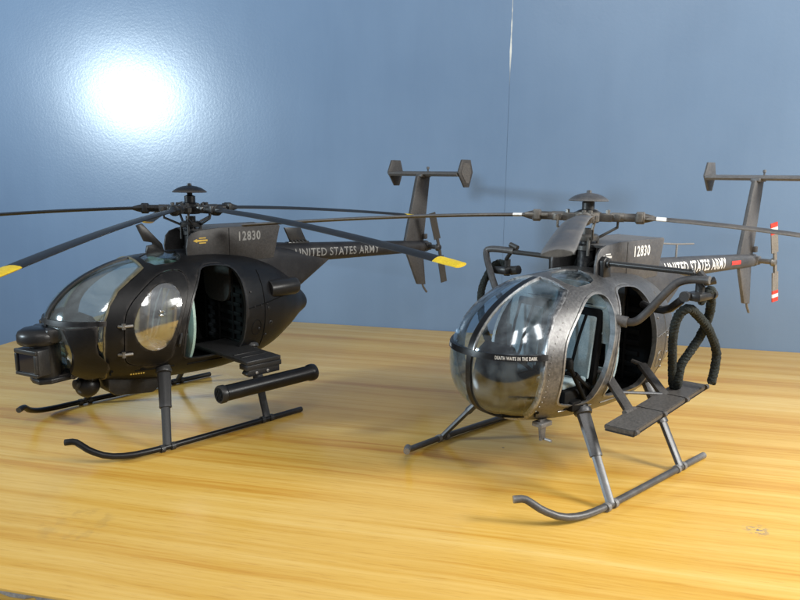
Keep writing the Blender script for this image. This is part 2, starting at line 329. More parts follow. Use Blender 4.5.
def body_me(off, nx=84, na=80):
    bm = bmesh.new(); rings = []
    for i in range(nx):
        t = PI * i / (nx - 1); x = .0075 - 1.6375 * math.cos(t)
        c, h, w = body_sec(x)
        rings.append([bm.verts.new((x, w * math.copysign(abs(math.cos(a)) ** (2 / EX), math.cos(a)), c + h * math.copysign(abs(math.sin(a)) ** (2 / EX), math.sin(a)))) for a in [2 * PI * (k + .5) / na for k in range(na)]])
    for a, b in zip(rings, rings[1:]):
        for k in range(na): bm.faces.new((a[k], a[(k + 1) % na], b[(k + 1) % na], b[k]))
    bm.faces.new(rings[0][::-1]); bm.faces.new(rings[-1])
    bmesh.ops.recalc_face_normals(bm, faces=bm.faces); bm.normal_update()
    if off:
        for v, co in [(v, v.co + v.normal * off) for v in bm.verts]: v.co = co
    return bm_mesh(bm)
def shell(o, i): return boolean(body_me(o), body_me(i), 'DIFFERENCE')

GLASS_POLY = [(.755, 2.2), (.755, 1.765), (.93, 1.67), (1.08, 1.57), (1.19, 1.44), (1.25, 1.31), (1.275, 1.15), (1.275, .97), (1.24, .80), (1.18, .66), (1.12, .4), (2, .4), (2, 2.2)]
FDOOR = smooth_poly([(.60, 1.735), (.38, 1.73), (.37, 1.60), (.46, 1.40), (.56, 1.15), (.61, .90), (.64, .765), (.80, .755), (1.06, .80), (1.11, .95), (1.11, 1.22), (1.06, 1.40), (.88, 1.57)], 2)
RDOOR = smooth_poly([(.16, 1.76), (-.16, 1.75), (-.27, 1.66), (-.29, 1.45), (-.27, 1.1), (-.25, .76), (.0, .745), (.47, .76), (.50, .90), (.49, 1.15), (.40, 1.42), (.25, 1.64)], 2)
EGG = smooth_poly([(.68, 1.63), (.54, 1.61), (.49, 1.46), (.56, 1.25), (.68, .96), (.84, .925), (.98, 1.04), (1.03, 1.20), (.97, 1.37), (.84, 1.53)], 2)
def tidy(me):
    bm = bmesh.new(); bm.from_mesh(me); bmesh.ops.remove_doubles(bm, verts=bm.verts, dist=0.0004); bmesh.ops.dissolve_degenerate(bm, edges=bm.edges, dist=0.0002)
    bm.to_mesh(me); bm.free(); return me
def diff(a, *bs):
    for b in bs: a = boolean(a, b, 'DIFFERENCE')
    return a
def sect(a, *bs):
    for b in bs: a = boolean(a, b, 'INTERSECT')
    return a
def roofwin(s, d=0.0): return prism_me(smooth_poly([(.685 - d, s * (.03 + d)), (.685 - d, s * (.34 - d)), (.45, s * (.36 - d)), (.29 + d, s * (.31 - d)), (.25 + d, s * (.03 + d))], 1), 'z', 1.55, 2.4)

# fuselage hull and windows, built once and shared by both models
HULL = tidy(diff(shell(0, -.035), prism_me(GLASS_POLY, 'y', -1, 1), prism_me(FDOOR, 'y', -1, 1), prism_me(RDOOR, 'y', 0, 1), roofwin(1), roofwin(-1)))
g = shell(-.008, -.02)
gl = boolean(g.copy(), prism_me(GLASS_POLY, 'y', -1, 1), 'INTERSECT')
WIND = tidy(boolean(gl.copy(), box_me((0, -1, 1.272), (2, 1, 3)), 'INTERSECT'))
CHIN = tidy(boolean(gl.copy(), box_me((0, -1, 0), (2, 1, 1.272)), 'INTERSECT'))
ROOFW = {s: tidy(boolean(g.copy(), roofwin(s, -.004), 'INTERSECT')) for s in (1, -1)}
fs = shell(.006, -.028)
gp = prism_me(GLASS_POLY, 'y', -1, 1)
POST = tidy(sect(fs.copy(), gp.copy(), box_me((.7, -.032, 1.30), (2, .032, 3))))
CPOST = tidy(sect(fs.copy(), gp.copy(), box_me((.7, -.026, 0), (2, .026, 1.25))))
BAND = tidy(sect(shell(.010, -.03), prism_me([(p[0] - .004, p[1]) for p in GLASS_POLY], 'y', -1, 1), box_me((.7, -1, 1.248), (2, 1, 1.298))))
DOOR = tidy(sect(shell(.007, -.02), prism_me(inset(FDOOR, .008), 'y', .1, 1)))
DOOR = tidy(boolean(DOOR, prism_me(EGG, 'y', 0, 1), 'DIFFERENCE'))
EGGW = tidy(sect(shell(.012, -.008), prism_me(inset(EGG, .004), 'y', .1, 1)))
SEAL = tidy(diff(sect(shell(.007, -.03), gp.copy()), prism_me(inset(GLASS_POLY, .013), 'y', -2, 2)))
PTRIM = tidy(sect(shell(.008, -.02), gp.copy(), box_me((.74, .0325, 1.30), (2, .041, 3))))
def ring_part(poly, o, i, d, y0, y1):
    """raised rim that follows an opening"""
    m = sect(shell(o, i), prism_me(poly, 'y', y0, y1)); return tidy(boolean(m, prism_me(inset(poly, d), 'y', -2, 2), 'DIFFERENCE'))
RIM_R = ring_part(inset(RDOOR, -.004), .008, -.04, .018, .1, 1)
RIM_F = ring_part(inset(FDOOR, -.004), .008, -.04, .016, .1, 1)

# ------------------------------------------------------------------ lettering
def text_me(s, size, sx=1.0, bold=0.0, space=1.0):
    cu = bpy.data.curves.new('txt', 'FONT'); cu.body = s; cu.size = size; cu.offset = bold; cu.space_character = space; cu.resolution_u = 3
    o = bpy.data.objects.new('txt', cu); COL.objects.link(o)
    dg = bpy.context.evaluated_depsgraph_get(); dg.update()
    me = bpy.data.meshes.new_from_object(o.evaluated_get(dg), depsgraph=dg); bpy.data.objects.remove(o)
    xs = [v.co.x for v in me.vertices]; x0, x1 = min(xs), max(xs)
    for v in me.vertices: v.co.x = (v.co.x - x0) * sx
    return me, (x1 - x0) * sx
def map_text(name, s, height, width, fn, mat, parent, bold=0.0, cuts=3, space=1.05):
    """fn(u, v) -> point on the surface; u runs 0..width, v 0..height"""
    me, w = text_me(s, height / 0.72, 1.0, bold, space)
    bm = bmesh.new(); bm.from_mesh(me)
    bmesh.ops.triangulate(bm, faces=bm.faces)
    for k in range(1, cuts + 1):
        bmesh.ops.bisect_plane(bm, geom=bm.verts[:] + bm.edges[:] + bm.faces[:], plane_co=(0, height * k / (cuts + 1), 0), plane_no=(0, 1, 0))
    for v in bm.verts: v.co = Vector(fn(v.co.x * width / w, v.co.y))
    return bm_obj(name, bm, mat, parent, 0, recalc=False)

# ------------------------------------------------------------------ rotor blades
def blade_bm(r0_, R, ang, zr, zt, chord, th, mats, tip=0.0, mark=None, pitch=0.10, nseg=26, bow=0.0):
    """mats: indices body / tip / mark"""
    bm = bmesh.new(); rings = []
    prof = [(.5, 0), (.42, .45), (.2, .85), (0, 1), (-.25, .8), (-.5, .12), (-.5, -.12), (-.25, -.5), (0, -.62), (.2, -.6), (.42, -.4)]
    stops = sorted(set([r0_ + (R - r0_) * i / nseg for i in range(nseg + 1)] + ([R - tip] if tip else []) + (list(mark) if mark else [])))
    ca, sa = math.cos(ang), math.sin(ang)
    for r in stops:
        z = zr + (zt - zr) * max((r - .4) / (R - .4), 0) ** 1.5 + bow * math.sin(PI * max((r - .4) / (R - .4), 0))
        k = min(1, .55 + (r - r0_) / .35 * .45) if r < r0_ + .35 else 1
        if r > R - .04: k *= .93
        ring = []
        for a, b in prof:
            y = a * chord * k; zz = z + b * th / 2 + y * math.sin(pitch); ring.append(bm.verts.new((ca * r - sa * y, sa * r + ca * y, zz)))
        rings.append(ring)
    n = len(prof)
    for i in range(len(rings) - 1):
        mid = (stops[i] + stops[i + 1]) / 2; mi = 0
        if tip and mid > R - tip: mi = 1
        if mark and mark[0] < mid < mark[1]: mi = 2
        for k in range(n): bm.faces.new((rings[i][k], rings[i][(k + 1) % n], rings[i + 1][(k + 1) % n], rings[i + 1][k])).material_index = mi
    bm.faces.new(rings[0][::-1]); bm.faces.new(rings[-1]).material_index = 1 if tip else 0
    return bm
def rotz(a): return Matrix.Rotation(a, 4, 'Z')

# ------------------------------------------------------------------ one helicopter
def helicopter(style, loc, yaw, label):
    L_ = style == 'L'
    root = bpy.data.objects.new('model_helicopter', None); COL.objects.link(root)
    root.location = loc; root.rotation_euler = (0, 0, yaw); root.empty_display_size = .3
    root['label'] = label; root['category'] = 'model helicopter'; root['group'] = 'model helicopters on the table'
    body = M['black'] if L_ else M['gun']; plain = M['black2'] if L_ else M['gun2']; boom_m = M['boomblack'] if L_ else M['boomgrey']
    gm = M['glass_l'] if L_ else M['glass_r']; mark = M['greymark'] if L_ else M['white']; hubm = M['black2'] if L_ else M['darksteel']
    frame_m = M['black'] if L_ else M['black2']
    # --- fuselage
    hb = bmesh.new(); hb.from_mesh(HULL)
    # rivets, panel latches and panel lines on the rear pod and the door frame
    bm = bmesh.new()
    def stud(x, z, r, s=1, h=.012):
        y = body_y(x, z) * s; c, hh, w = body_sec(x)
        nrm = Vector((0, 1 * s * max(abs(y) / w, .05), (z - c) / hh * w / hh * .8)).normalized()
        lathe(bm, [(r, -.01), (r, h * .6), (r * .7, h), (0.0, h)], (x, y, z), nrm, 8)
    for k in range(22):
        t = k / 21; z = .66 + t * 1.08
        x = 1.27 + .0 - .52 * max(0, (z - 1.15) / .62) ** 1.9 - .06 * max(0, (.95 - z) / .4)
        if not L_: stud(x - .035, z, .0055, 1, .005); stud(x - .035, z, .0055, -1, .005)
    for x, z, r in ((-.47, .98, .016), (-.62, 1.20, .018), (-.60, .88, .016), (-.42, .80, .012), (-.66, 1.02, .026), (-.40, 1.25, .010), (-.50, 1.25, .010), (-.60, 1.25, .010), (-.36, 1.42, .012)): stud(x, z, r)
    merge(hb, bm, 1); bm = bmesh.new()
    def line_on(pts, r=.006, s=1):
        tube(bm, [(x, s * body_y(x, z), z) for x, z in pts], r, 5)
    line_on([(-.31 - .04 * i, 1.24 + .004 * i) for i in range(16)]); line_on([(-.56, .62 + .06 * i) for i in range(18)])
    line_on([(-.33 + .07 * math.cos(a) - .10, 1.0 + .09 * math.sin(a)) for a in [2 * PI * i / 16 for i in range(17)]], .004)
    line_on([(.95 - .05 * i, .715) for i in range(9)], .007); line_on([(.40 - .06 * i, .70) for i in range(11)], .007)
    merge(hb, bm, 2)
    hm = bpy.data.meshes.new('fuselage'); hb.to_mesh(hm); hb.free()
    fus = to_obj('fuselage', hm, [body, plain if L_ else M['gun'], M['dark'] if L_ else M['darksteel']], root, 40)
    to_obj('door_rim', RIM_R.copy(), plain if L_ else M['gun'], fus, 40)
    if not L_: to_obj('door_rim', RIM_F.copy(), M['gun'], fus, 40)
    # --- glazing
    ws = to_obj('windshield', WIND.copy(), gm, root, 40); to_obj('chin_window', CHIN.copy(), gm, root, 40)
    for s in (1, -1): to_obj('roof_window', ROOFW[s].copy(), gm, root, 40)
    fr = to_obj('canopy_frame', join(POST, CPOST, BAND), frame_m, root, 40)
    sealm = M['seal'] if L_ else M['steel']
    to_obj('window_seal', SEAL.copy(), sealm, ws, 40)
    if not L_: to_obj('post_trim', PTRIM.copy(), sealm, ws, 40)
    # --- mast fairing (open at the front), with number and arrow
    prof = [(.20, 1.78), (.21, 1.93), (.19, 2.03), (.14, 2.085), (.05, 2.115), (-.2, 2.135), (-1.02, 2.14), (-1.05, 2.12), (-.95, 1.74), (-.5, 1.72)]
    bm = bmesh.new()
    for s in (1, -1):
        prism(bm, prof, 'y', s * .235, s * .26, bevel=.006)
    box(bm, (-.70, -.235, 1.75), (-.98, .235, 2.10), bevel=.01)
    # curved roof between the cheeks
    tp = [(.05, 2.108), (-.2, 2.131), (-1.02, 2.136), (-1.02, 2.10), (-.2, 2.10), (.02, 2.08)]
    prism(bm, tp, 'y', -.2355, .2355)
    ef = bm_obj('engine_fairing', bm, boom_m, root)
    bm = bmesh.new(); box(bm, (-.35, -.23, 1.74), (-.30, .23, 2.09)); box(bm, (-.30, -.18, 1.80), (.02, .18, 1.86), bevel=.02)
    for y in (-.14, .14): tube(bm, [(-.28, y, 1.84), (-.1, y, 1.98), (.05, y * .5, 1.9)], .02, 8, sub=1)
    bm_obj('intake_interior', bm, M['dark'], ef)
    bm = bmesh.new(); box(bm, (-.327, .2602, 1.76), (-.333, .2622, 2.125)); bm_obj('seam_line', bm, M['dark'], ef, 0)
    map_text('serial_number', '12830', .105, .30, lambda u, v: (-.46 - u, .2635, 1.975 + v), mark, ef, .004, 0, 1.15)
    am = M['gold'] if L_ else M['white']
    bm = bmesh.new()
    arrow = [(.13, 2.0), (.08, 2.022), (.08, 2.010), (-.05, 2.010), (-.05, 1.990), (.08, 1.990), (.08, 1.978)]
    prism(bm, arrow, 'y', .2602, .2625)
    for z, a, b in ((2.022, .055, -.03), (1.967, .055, -.03)): prism(bm, [(a, z), (b, z), (b, z + .012), (a, z + .012)], 'y', .2602, .2625)
    bm_obj('arrow_marking', bm, am, ef, 0)
    # --- pylon fairing and tail boom
    bm = bmesh.new()
    loft(bm, [(-.30, 1.25, 1.90, .28, 3.5), (-.62, 1.24, 1.89, .27, 3.5), (-1.0, 1.235, 1.885, .25, 4), (-1.12, 1.25, 1.845, .225, 4), (-1.41, 1.275, 1.80, .16, 4), (-1.7, 1.44, 1.74, .12, 4), (-2.0, 1.605, 1.70, .07, 3)], 40)
    bm_obj('pylon_fairing', bm, boom_m, root, 30)
    bm = bmesh.new()
    bc = lambda x: (1.755 - .030 * (-x - 1.0) , .138 - .0165 * (-x - 1.0))
    xs = [-.72, -.8, -.95, -1.15] + [-1.4 - .24 * i for i in range(11)] + [-4.02]
    rs = [.02, .055, .10, .134] + [bc(x)[1] for x in xs[4:]]
    tube(bm, [(x, 0, bc(x)[0] + (.06 * max(0, 1 - (-x - .72) / .5) if x > -1.2 else 0)) for x in xs], rs, 28)
    boom = bm_obj('tail_boom', bm, boom_m, root, 50)
    def on_boom(u, v, x0, zc):
        x = x0 - u; z0, r = bc(x); a = math.asin(max(-.9, min(.9, (v + zc) / r))); r += .004
        return (x, r * math.cos(a), z0 + r * math.sin(a))
    if L_: map_text('lettering', 'UNITED STATES ARMY', .105, 1.52, lambda u, v: on_boom(u, v, -1.38, -.045), mark, boom, .002, 5, 1.1)
    else: map_text('lettering', 'UNITED STATES ARMY', .125, 1.60, lambda u, v: on_boom(u, v, -1.36, -.045), mark, boom, .004, 5, 1.1)
    if not L_:
        bm = bmesh.new(); pts = [[bm.verts.new(on_boom(u, v, -3.12, 0)) for v in (-.02, 0, .03)] for u in (0, .1, .2, .28)]
        for a, b in zip(pts, pts[1:]):
            for k in (0, 1): bm.faces.new((a[k], a[k + 1], b[k + 1], b[k]))
        bm_obj('red_marking', bm, M['red'], boom, 0)
        for sx in (1,):
            bm = bmesh.new(); tube(bm, [(-1.84, 0, 1.84), (-1.84, 0, 2.0)], .013, 8); tube(bm, [(-1.5, 0, 2.03), (-1.84, 0, 2.003), (-2.25, 0, 1.985)], .010, 8); bm_obj('antenna', bm, plain, root)
    else:
        bm = bmesh.new(); prism(bm, [(-1.30, 2.07), (-1.56, 2.06), (-1.66, 1.87), (-1.40, 1.87)], 'y', -.014, .014, bevel=.006); box(bm, (-1.68, -.04, 1.845), (-1.34, .04, 1.885), bevel=.01)
        for i in range(5): lathe(bm, [(.014, 0), (.014, .022), (0, .026)], (-1.40 - .055 * i, .03, 1.88), (0, .6, .8), 8)
        bm_obj('antenna', bm, plain, root)
        bm = bmesh.new(); prism(bm, [(.65, 2.18), (.57, 2.005), (.475, 1.985), (.47, 1.965), (.54, 1.955), (.555, 1.88), (.34, 1.88), (.365, 1.965), (.585, 2.20)], 'y', -.016, .016, bevel=.005); bm_obj('wire_cutter', bm, plain, root)
    # --- tail surfaces
    bm = bmesh.new()
    prism(bm, [(-3.50, 1.66), (-3.53, 1.75), (-3.78, 2.74), (-4.06, 2.74), (-3.93, 1.66)], 'y', -.028, .028, bevel=.012)
    prism(bm, [(-3.55, 1.63), (-3.93, 1.63), (-4.01, 1.06), (-3.83, 1.08)], 'y', -.024, .024, bevel=.010)
    tube(bm, [(-3.95, 0, 1.09), (-3.98, 0, 1.02), (-4.06, 0, .93)], .017, 8)
    box(bm, (-3.98, .02, 1.78), (-3.90, .07, 1.86), bevel=.01)
    bm_obj('tail_fin', bm, boom_m, root)
    bm = bmesh.new()
    prism(bm, [(-3.86, 2.765), (-3.89, 2.795), (-3.98, 2.81), (-4.17, 2.785), (-4.17, 2.765), (-4.02, 2.738), (-3.90, 2.735)], 'y', -.70, .70)
    box(bm, (-4.04, -.06, 2.72), (-3.82, .06, 2.765), bevel=.008)
    lathe(bm, [(.012, 0), (.012, .05), (.022, .055), (.022, .085), (0, .09)], (-3.98, .05, 2.79), (0, 0, 1), 8)
    st = bm_obj('tail_stabilizer', bm, boom_m, root)
    for s in (1, -1):
        bm = bmesh.new(); prism(bm, [(-3.88, 2.79), (-3.96, 2.98), (-4.16, 2.98), (-4.22, 2.80), (-4.14, 2.58), (-4.03, 2.58)], 'y', s * .70, s * .732, bevel=.008)
        prism(bm, [(-3.94, 2.79), (-3.99, 2.93), (-4.13, 2.93), (-4.17, 2.80), (-4.12, 2.64), (-4.06, 2.64)], 'y', s * .731, s * .738)
        bm_obj('end_plate', bm, boom_m, st)
    # --- tail rotor
    bm = bmesh.new(); zc = bc(-3.98)[0]
    tube(bm, [(-3.99, .05, zc), (-3.99, .27, zc)], .035, 10); lathe(bm, [(.05, 0), (.06, .02), (.045, .06), (.02, .07)], (-3.99, .25, zc), (0, 1, 0), 12)
    box(bm, (-4.06, .02, zc - .06), (-3.92, .10, zc + .06), bevel=.02)
    tr = bm_obj('tail_rotor', bm, plain, root)
    for s, ta in ((1, .33), (-1, .24)):
        dx, dz = math.sin(ta) * s, math.cos(ta) * s
        b2 = bmesh.new()
        for i, (t0, t1) in enumerate(((.04, .14), (.14, .34), (.34, .40), (.40, .45), (.45, .50), (.50, .56))):
            wa = .02 if i == 0 else .052
            if i: box(b2, (-wa, -.008, t0), (wa, .008, t1), mat=0 if (L_ or i < 3) else (1, 2, 1)[i - 3])
            else: box(b2, (-.02, -.014, t0), (.02, .014, t1 + .01))
        R4 = Matrix.Translation((-3.99, .30, zc)) @ Matrix.Rotation(ta if s > 0 else PI + ta, 4, 'Y') @ Matrix.Rotation(-.45 if s > 0 else .35, 4, 'Z')
        bm = bmesh.new(); merge(bm, b2, None, R4)
        bm_obj('tail_rotor_blade', bm, [plain, M['red'], M['white']], tr)
    # --- main rotor
    zr = 2.345 if L_ else 2.375
    bm = bmesh.new()
    lathe(bm, [(.10, 0), (.10, .03), (.075, .05), (.075, .20), (.085, .21), (.085, .25), (.055, .27), (.055, .42)], (0, 0, 1.84), (0, 0, 1), 20)
    lathe(bm, [(.11, 0), (.12, .015), (.12, .05), (.10, .065)], (0, 0, 2.14), (0, 0, 1), 20)
    lathe(bm, [(.10, 0), (.13, .02), (.13, .10), (.09, .12), (.06, .13), (.06, .20), (.03, .21), (.03, .26)], (0, 0, zr - .06), (0, 0, 1), 20)
    blades = [(42, 2.10), (94, 2.04), (180, 2.14), (251, 1.94), (325, 2.11)] if L_ else [(31.5, 2.39), (117, 2.0), (211.5, 2.2), (303, 2.17)]
    for a, _z in blades:
        Rm = rotz(math.radians(a))
        b2 = bmesh.new()
        box(b2, (.08, -.055, zr - .045), (.24, .055, zr + .035), bevel=.012)
        tube(b2, [(.22, 0, zr), (.34, 0, zr)], .045, 12)
        box(b2, (.25, -.065, zr - .03), (.31, .065, zr + .03), bevel=.008)
        tube(b2, [(.28, .085, zr), (.28, .06, zr - .10), (.11, .06, 2.17)], .014, 8)           # pitch link
        lathe(b2, [(.025, 0), (.03, .02), (.03, .05), (0, .055)], (.30, .085, zr - .03), (0, 0, 1), 8)
        lathe(b2, [(.02, 0), (.02, .035), (0, .04)], (.19, -.03, zr + .03), (0, 0, 1), 6); lathe(b2, [(.02, 0), (.02, .035), (0, .04)], (.19, .03, zr + .03), (0, 0, 1), 6)
        merge(bm, b2, 0, Rm)
    for k in range(4):
        a = PI / 4 + k * PI / 2; tube(bm, [(.11 * math.cos(a), .11 * math.sin(a), 2.0), (.11 * math.cos(a), .11 * math.sin(a), 2.17)], .016, 8)
    hub = bm_obj('rotor_hub', bm, hubm, root)
    bm = bmesh.new()
    lathe(bm, [(.188, 0), (.192, .006), (.17, .026), (.13, .050), (.08, .068), (.025, .077), (.022, .10), (.0, .104)], (0, 0, 2.525), (0, 0, 1), 32)
    tube(bm, [(0, 0, zr + .12), (0, 0, 2.53)], .028, 12)
    bm_obj('hub_cap', bm, boom_m if not L_ else M['black'], hub)
    bmat = M['blade_l'] if L_ else M['blade_r']
    for a, zt in blades:
        an = math.radians(a)
        bm = blade_bm(.50, 3.75 if L_ else 3.7, an, zr, zt, .165, .046, None, tip=.23 if L_ else 0, mark=None if L_ else (.63, .72), bow=.07 if a == 31.5 else 0)
        b2 = bmesh.new()
        tube(b2, [(.33, 0, zr), (.44, 0, zr), (.455, 0, zr), (.52, 0, zr), (.53, 0, zr), (.57, 0, zr), (.62, 0, zr)], [.04, .04, .06, .06, .045, .036, .02], 14)
        box(b2, (.455, -.078, zr - .035), (.51, .078, zr + .05), bevel=.01); tube(b2, [(.38, .05, zr + .01), (.60, .05, zr + .01)], .018, 8)
        merge(bm, b2, 0, rotz(an))
        bm_obj('rotor_blade', bm, [bmat, M['yellow'], M['white']], hub)
    # --- landing skids
    for s in (1, -1):
        bm = bmesh.new()
        tube(bm, [(1.76, s * .635, .215), (1.69, s * .69, .222), (1.655, s * .74, .19), (1.60, s * .81, .135), (1.48, s * .91, .075), (1.30, s * .965, .047), (1.08, s * .99, .041), (.85, s * 1.0, .040), (-.1, s * 1.0, .034), (-.76, s * 1.005, .034)], .031, 14, sub=1)
        lathe(bm, [(.025, 0), (.025, .006)], (-.762, s * 1.005, .034), (-1, 0, 0), 12)
        sk = bm_obj('landing_skid', bm, plain, root)
        for xa, xb, za in ((.68, .92, .66), (-.42, -.28, .74)):
            T = Vector((xa, s * .53, za)); B = Vector((xb, s * 1.0, .05)); md = T.lerp(B, .48)
            bm = bmesh.new()
            tube(bm, [T + (T - B) * .10, T, md], [.070, .070, .060], 10, flat=.62)
            tube(bm, [md - (B - T) * .02, md + (B - T) * .01], [.063, .061], 10, flat=.64)
            tube(bm, [md, B], [.046, .043], 8, flat=.62)
            lathe(bm, [(.078, -.02), (.084, 0), (.080, .025)], T + (T - B) * .02, (T - B), 14)
            bm_obj('skid_strut', bm, M['black2'] if L_ else M['gun3'], sk)
            bm = bmesh.new()
            for dx in (-.055, .055): tube(bm, [(xb + dx - .02, s * 1.0, .036), (xb + dx + .02, s * 1.0, .036)], .040, 14)
            bm_obj('skid_clamp', bm, plain, sk)
    # --- belly step / tow hook
    if not L_:
        bm = bmesh.new(); prism(bm, [(1.03, .62), (.93, .62), (.94, .46), (.93, .42), (1.0, .415), (1.0, .45)], 'y', .29, .32, bevel=.005); box(bm, (.90, .25, .555), (1.06, .36, .60), bevel=.01); tube(bm, [(.96, .30, .43), (.96, .40, .43)], .014, 8)
        bm_obj('belly_step', bm, plain, root)
    # --- interior
    wallm = M['mint'] if L_ else M['teal']
    zf = .70
    bm = bmesh.new()
    fl = []
    pts = [(x, body_y(x, zf) - .05) for x in [-.55 + .1 * i for i in range(20)]]
    poly = [(x, y) for x, y in pts if y > .02] + [(x, -y) for x, y in pts[::-1] if y > .02]
    prism(bm, poly, 'z', zf - .03, zf)
    bm_obj('cabin_floor', bm, M['dark'], root)
    def bulk(name, x, mat, holes=None, zt=None):
        c, h, w = body_sec(x); ring = []
        for k in range(40):
            a = 2 * PI * k / 40; z = c + (h - .045) * math.copysign(abs(math.sin(a)) ** (2 / EX), math.sin(a)); y = (w - .045) * math.copysign(abs(math.cos(a)) ** (2 / EX), math.cos(a))
            ring.append((y, max(min(z, zt or 9), zf + .002)))
        bm = bmesh.new(); prism(bm, ring, 'x', x - .012, x + .012); return bm_obj(name, bm, mat, root)
    bulk('cabin_bulkhead', -.36, M['dark'])
    bm = bmesh.new()
    for i in range(7): box(bm, (-.345, -.45, .78 + i * .11), (-.325, .45, .83 + i * .11), bevel=.006)
    for y in (-.3, 0, .3): tube(bm, [(-.33, y, .75), (-.33, y, 1.6)], .016, 8)
    bm_obj('bench_back', bm, M['dark'], root)
    # partition between cockpit and cabin: lower wall, posts and a header
    c, h, w = body_sec(.36)
    bm = bmesh.new()
    def part_poly(z0, z1, n=10):
        right = [(body_y(.36, z0 + (z1 - z0) * i / n) - .045, z0 + (z1 - z0) * i / n) for i in range(n + 1)]
        return right + [(-y, z) for y, z in right[::-1]]
    prism(bm, part_poly(zf + .002, 1.02), 'x', .345, .375)
    for s in (1, -1):
        edge = [(s * (body_y(.36, 1.02 + .07 * i) - .045), 1.02 + .07 * i) for i in range(10)]
        prism(bm, edge + [(s * .30, 1.65), (s * .52 if not L_ else s * .50, 1.45), (s * .52, 1.02)], 'x', .345, .375)
    if L_: prism(bm, part_poly(1.651, 1.80), 'x', .345, .375)
    else: prism(bm, part_poly(1.26, 1.80), 'x', .375, .395)
    if not L_:
        for zz_ in (1.34, 1.58): box(bm, (.394, -.50, zz_), (.405, .50, zz_ + .02), bevel=.003)
    bm_obj('cabin_partition', bm, wallm, root)
    for s in (1, -1):
        bm = bmesh.new(); y = s * .30
        box(bm, (.50, y - .19, zf + .02), (.92, y + .19, zf + .20), bevel=.03)
        bk = bmesh.new(); box(bk, (-.04, -.19, 0), (.05, .19, .72), bevel=.035); box(bk, (-.03, -.10, .70), (.04, .10, .86), bevel=.03)
        merge(bm, bk, 0, Matrix.Translation((.46, y, zf + .16)) @ Matrix.Rotation(-.14, 4, 'Y'))
        seat = bm_obj('seat', bm, M['dark'], root)
        bm = bmesh.new(); box(bm, (.54, y - .155, zf + .195), (.91, y + .155, zf + .265), bevel=.03)
        bk = bmesh.new(); box(bk, (.048, -.15, .06), (.085, .15, .64), bevel=.018); merge(bm, bk, 0, Matrix.Translation((.46, y, zf + .16)) @ Matrix.Rotation(-.14, 4, 'Y'))
        bm_obj('cushion', bm, M['tan'] if L_ else M['teal'], seat)
        bm = bmesh.new()
        for q in (-.08, .08): tube(bm, [(.50, y + q, 1.52), (.60, y + q * .9, 1.30), (.66, y + q * .6, 1.02), (.72, y + q * .2, .98)], .016, 6, sub=1, flat=.4)
        tube(bm, [(.66, y - .16, .98), (.72, y, 1.0), (.66, y + .16, .98)], .016, 6, sub=1)
        bm_obj('seat_harness', bm, M['dark'] if not L_ else M['pale'], seat)
        bm = bmesh.new(); tube(bm, [(1.02, y, zf), (1.03, y, .92), (.96, y, 1.06), (.955, y, 1.14)], [.016, .016, .018, .026], 8, sub=1); lathe(bm, [(.04, 0), (.045, .02), (.02, .05)], (1.02, y, zf), (0, 0, 1), 10)
        bm_obj('control_stick', bm, M['dark'], root)
        bm = bmesh.new(); tube(bm, [(.50, y + .235, zf + .10), (.78, y + .235, zf + .30), (.86, y + .235, zf + .36)], [.018, .018, .028], 8); bm_obj('collective_lever', bm, M['dark'], root)
    if not L_:                                      # the long grip seen in the open front door
        bm = bmesh.new(); tube(bm, [(.68, .53, .80), (.90, .525, 1.10), (.94, .52, 1.16)], [.020, .022, .034], 10); lathe(bm, [(.0, 0), (.04, .01), (.045, .05), (.03, .09)], (.93, .52, 1.12), (.2, 0, 1), 10); bm_obj('door_grip', bm, M['dark'], root)
        bm = bmesh.new(); box(bm, (.58, .40, .71), (.70, .52, .93), bevel=.015); box(bm, (.72, .44, .71), (.86, .53, .80), bevel=.012); bm_obj('stowage_box', bm, M['dark'], root)
    bm = bmesh.new()
    prism(bm, [(1.12, zf), (1.40, zf + .02), (1.42, .98), (1.34, 1.24), (1.24, 1.30), (1.19, 1.22), (1.17, .98), (1.05, .90)], 'y', -.17, .17, bevel=.02)
    box(bm, (.62, -.085, zf), (1.10, .085, .93), bevel=.02)
    pan = bm_obj('instrument_panel', bm, M['dark'], root)
    for y, z in ((-.10, 1.18), (0, 1.18), (.10, 1.18), (-.10, 1.07), (0, 1.07), (.10, 1.07)):
        bm = bmesh.new(); lathe(bm, [(.04, 0), (.045, .008), (.035, .014)], (1.185 if z > 1.1 else 1.168, y, z), (-1, 0, .15), 14)
        bm_obj('gauge', bm, M['pale'], pan)
    for s in (1, -1):
        for q in (-.07, .07):
            bm = bmesh.new(); box(bm, (1.16, s * .30 + q - .035, zf + .03), (1.19, s * .30 + q + .035, zf + .14), bevel=.008); tube(bm, [(1.18, s * .30 + q, zf), (1.18, s * .30 + q, zf + .06)], .01, 6)
            bm_obj('pedal', bm, M['dark'], root)

    if L_:
        # front door with egg window, hinges, handle (port side)
        dr = to_obj('front_door', DOOR.copy(), body, root, 40)
        to_obj('door_window', EGGW.copy(), M['glass_w'], dr, 40)
        for z in (1.235, .94):
            bm = bmesh.new(); x = 1.10; y = body_y(x, z)
            tube(bm, [(x + .05, y - .02, z), (x + .02, y + .022, z), (x - .07, body_y(x - .07, z) + .02, z)], .017, 8); tube(bm, [(x + .015, y + .02, z - .028), (x + .015, y + .02, z + .028)], .020, 8); bm_obj('door_hinge', bm, M['darksteel'], dr)
        bm = bmesh.new(); x, z = .55, 1.02; y = body_y(x, z); tube(bm, [(x - .02, y, z + .07), (x, y + .03, z + .05), (x + .02, y + .03, z - .03), (x + .01, y, z - .06)], .013, 8); bm_obj('door_handle', bm, M['black2'], dr)
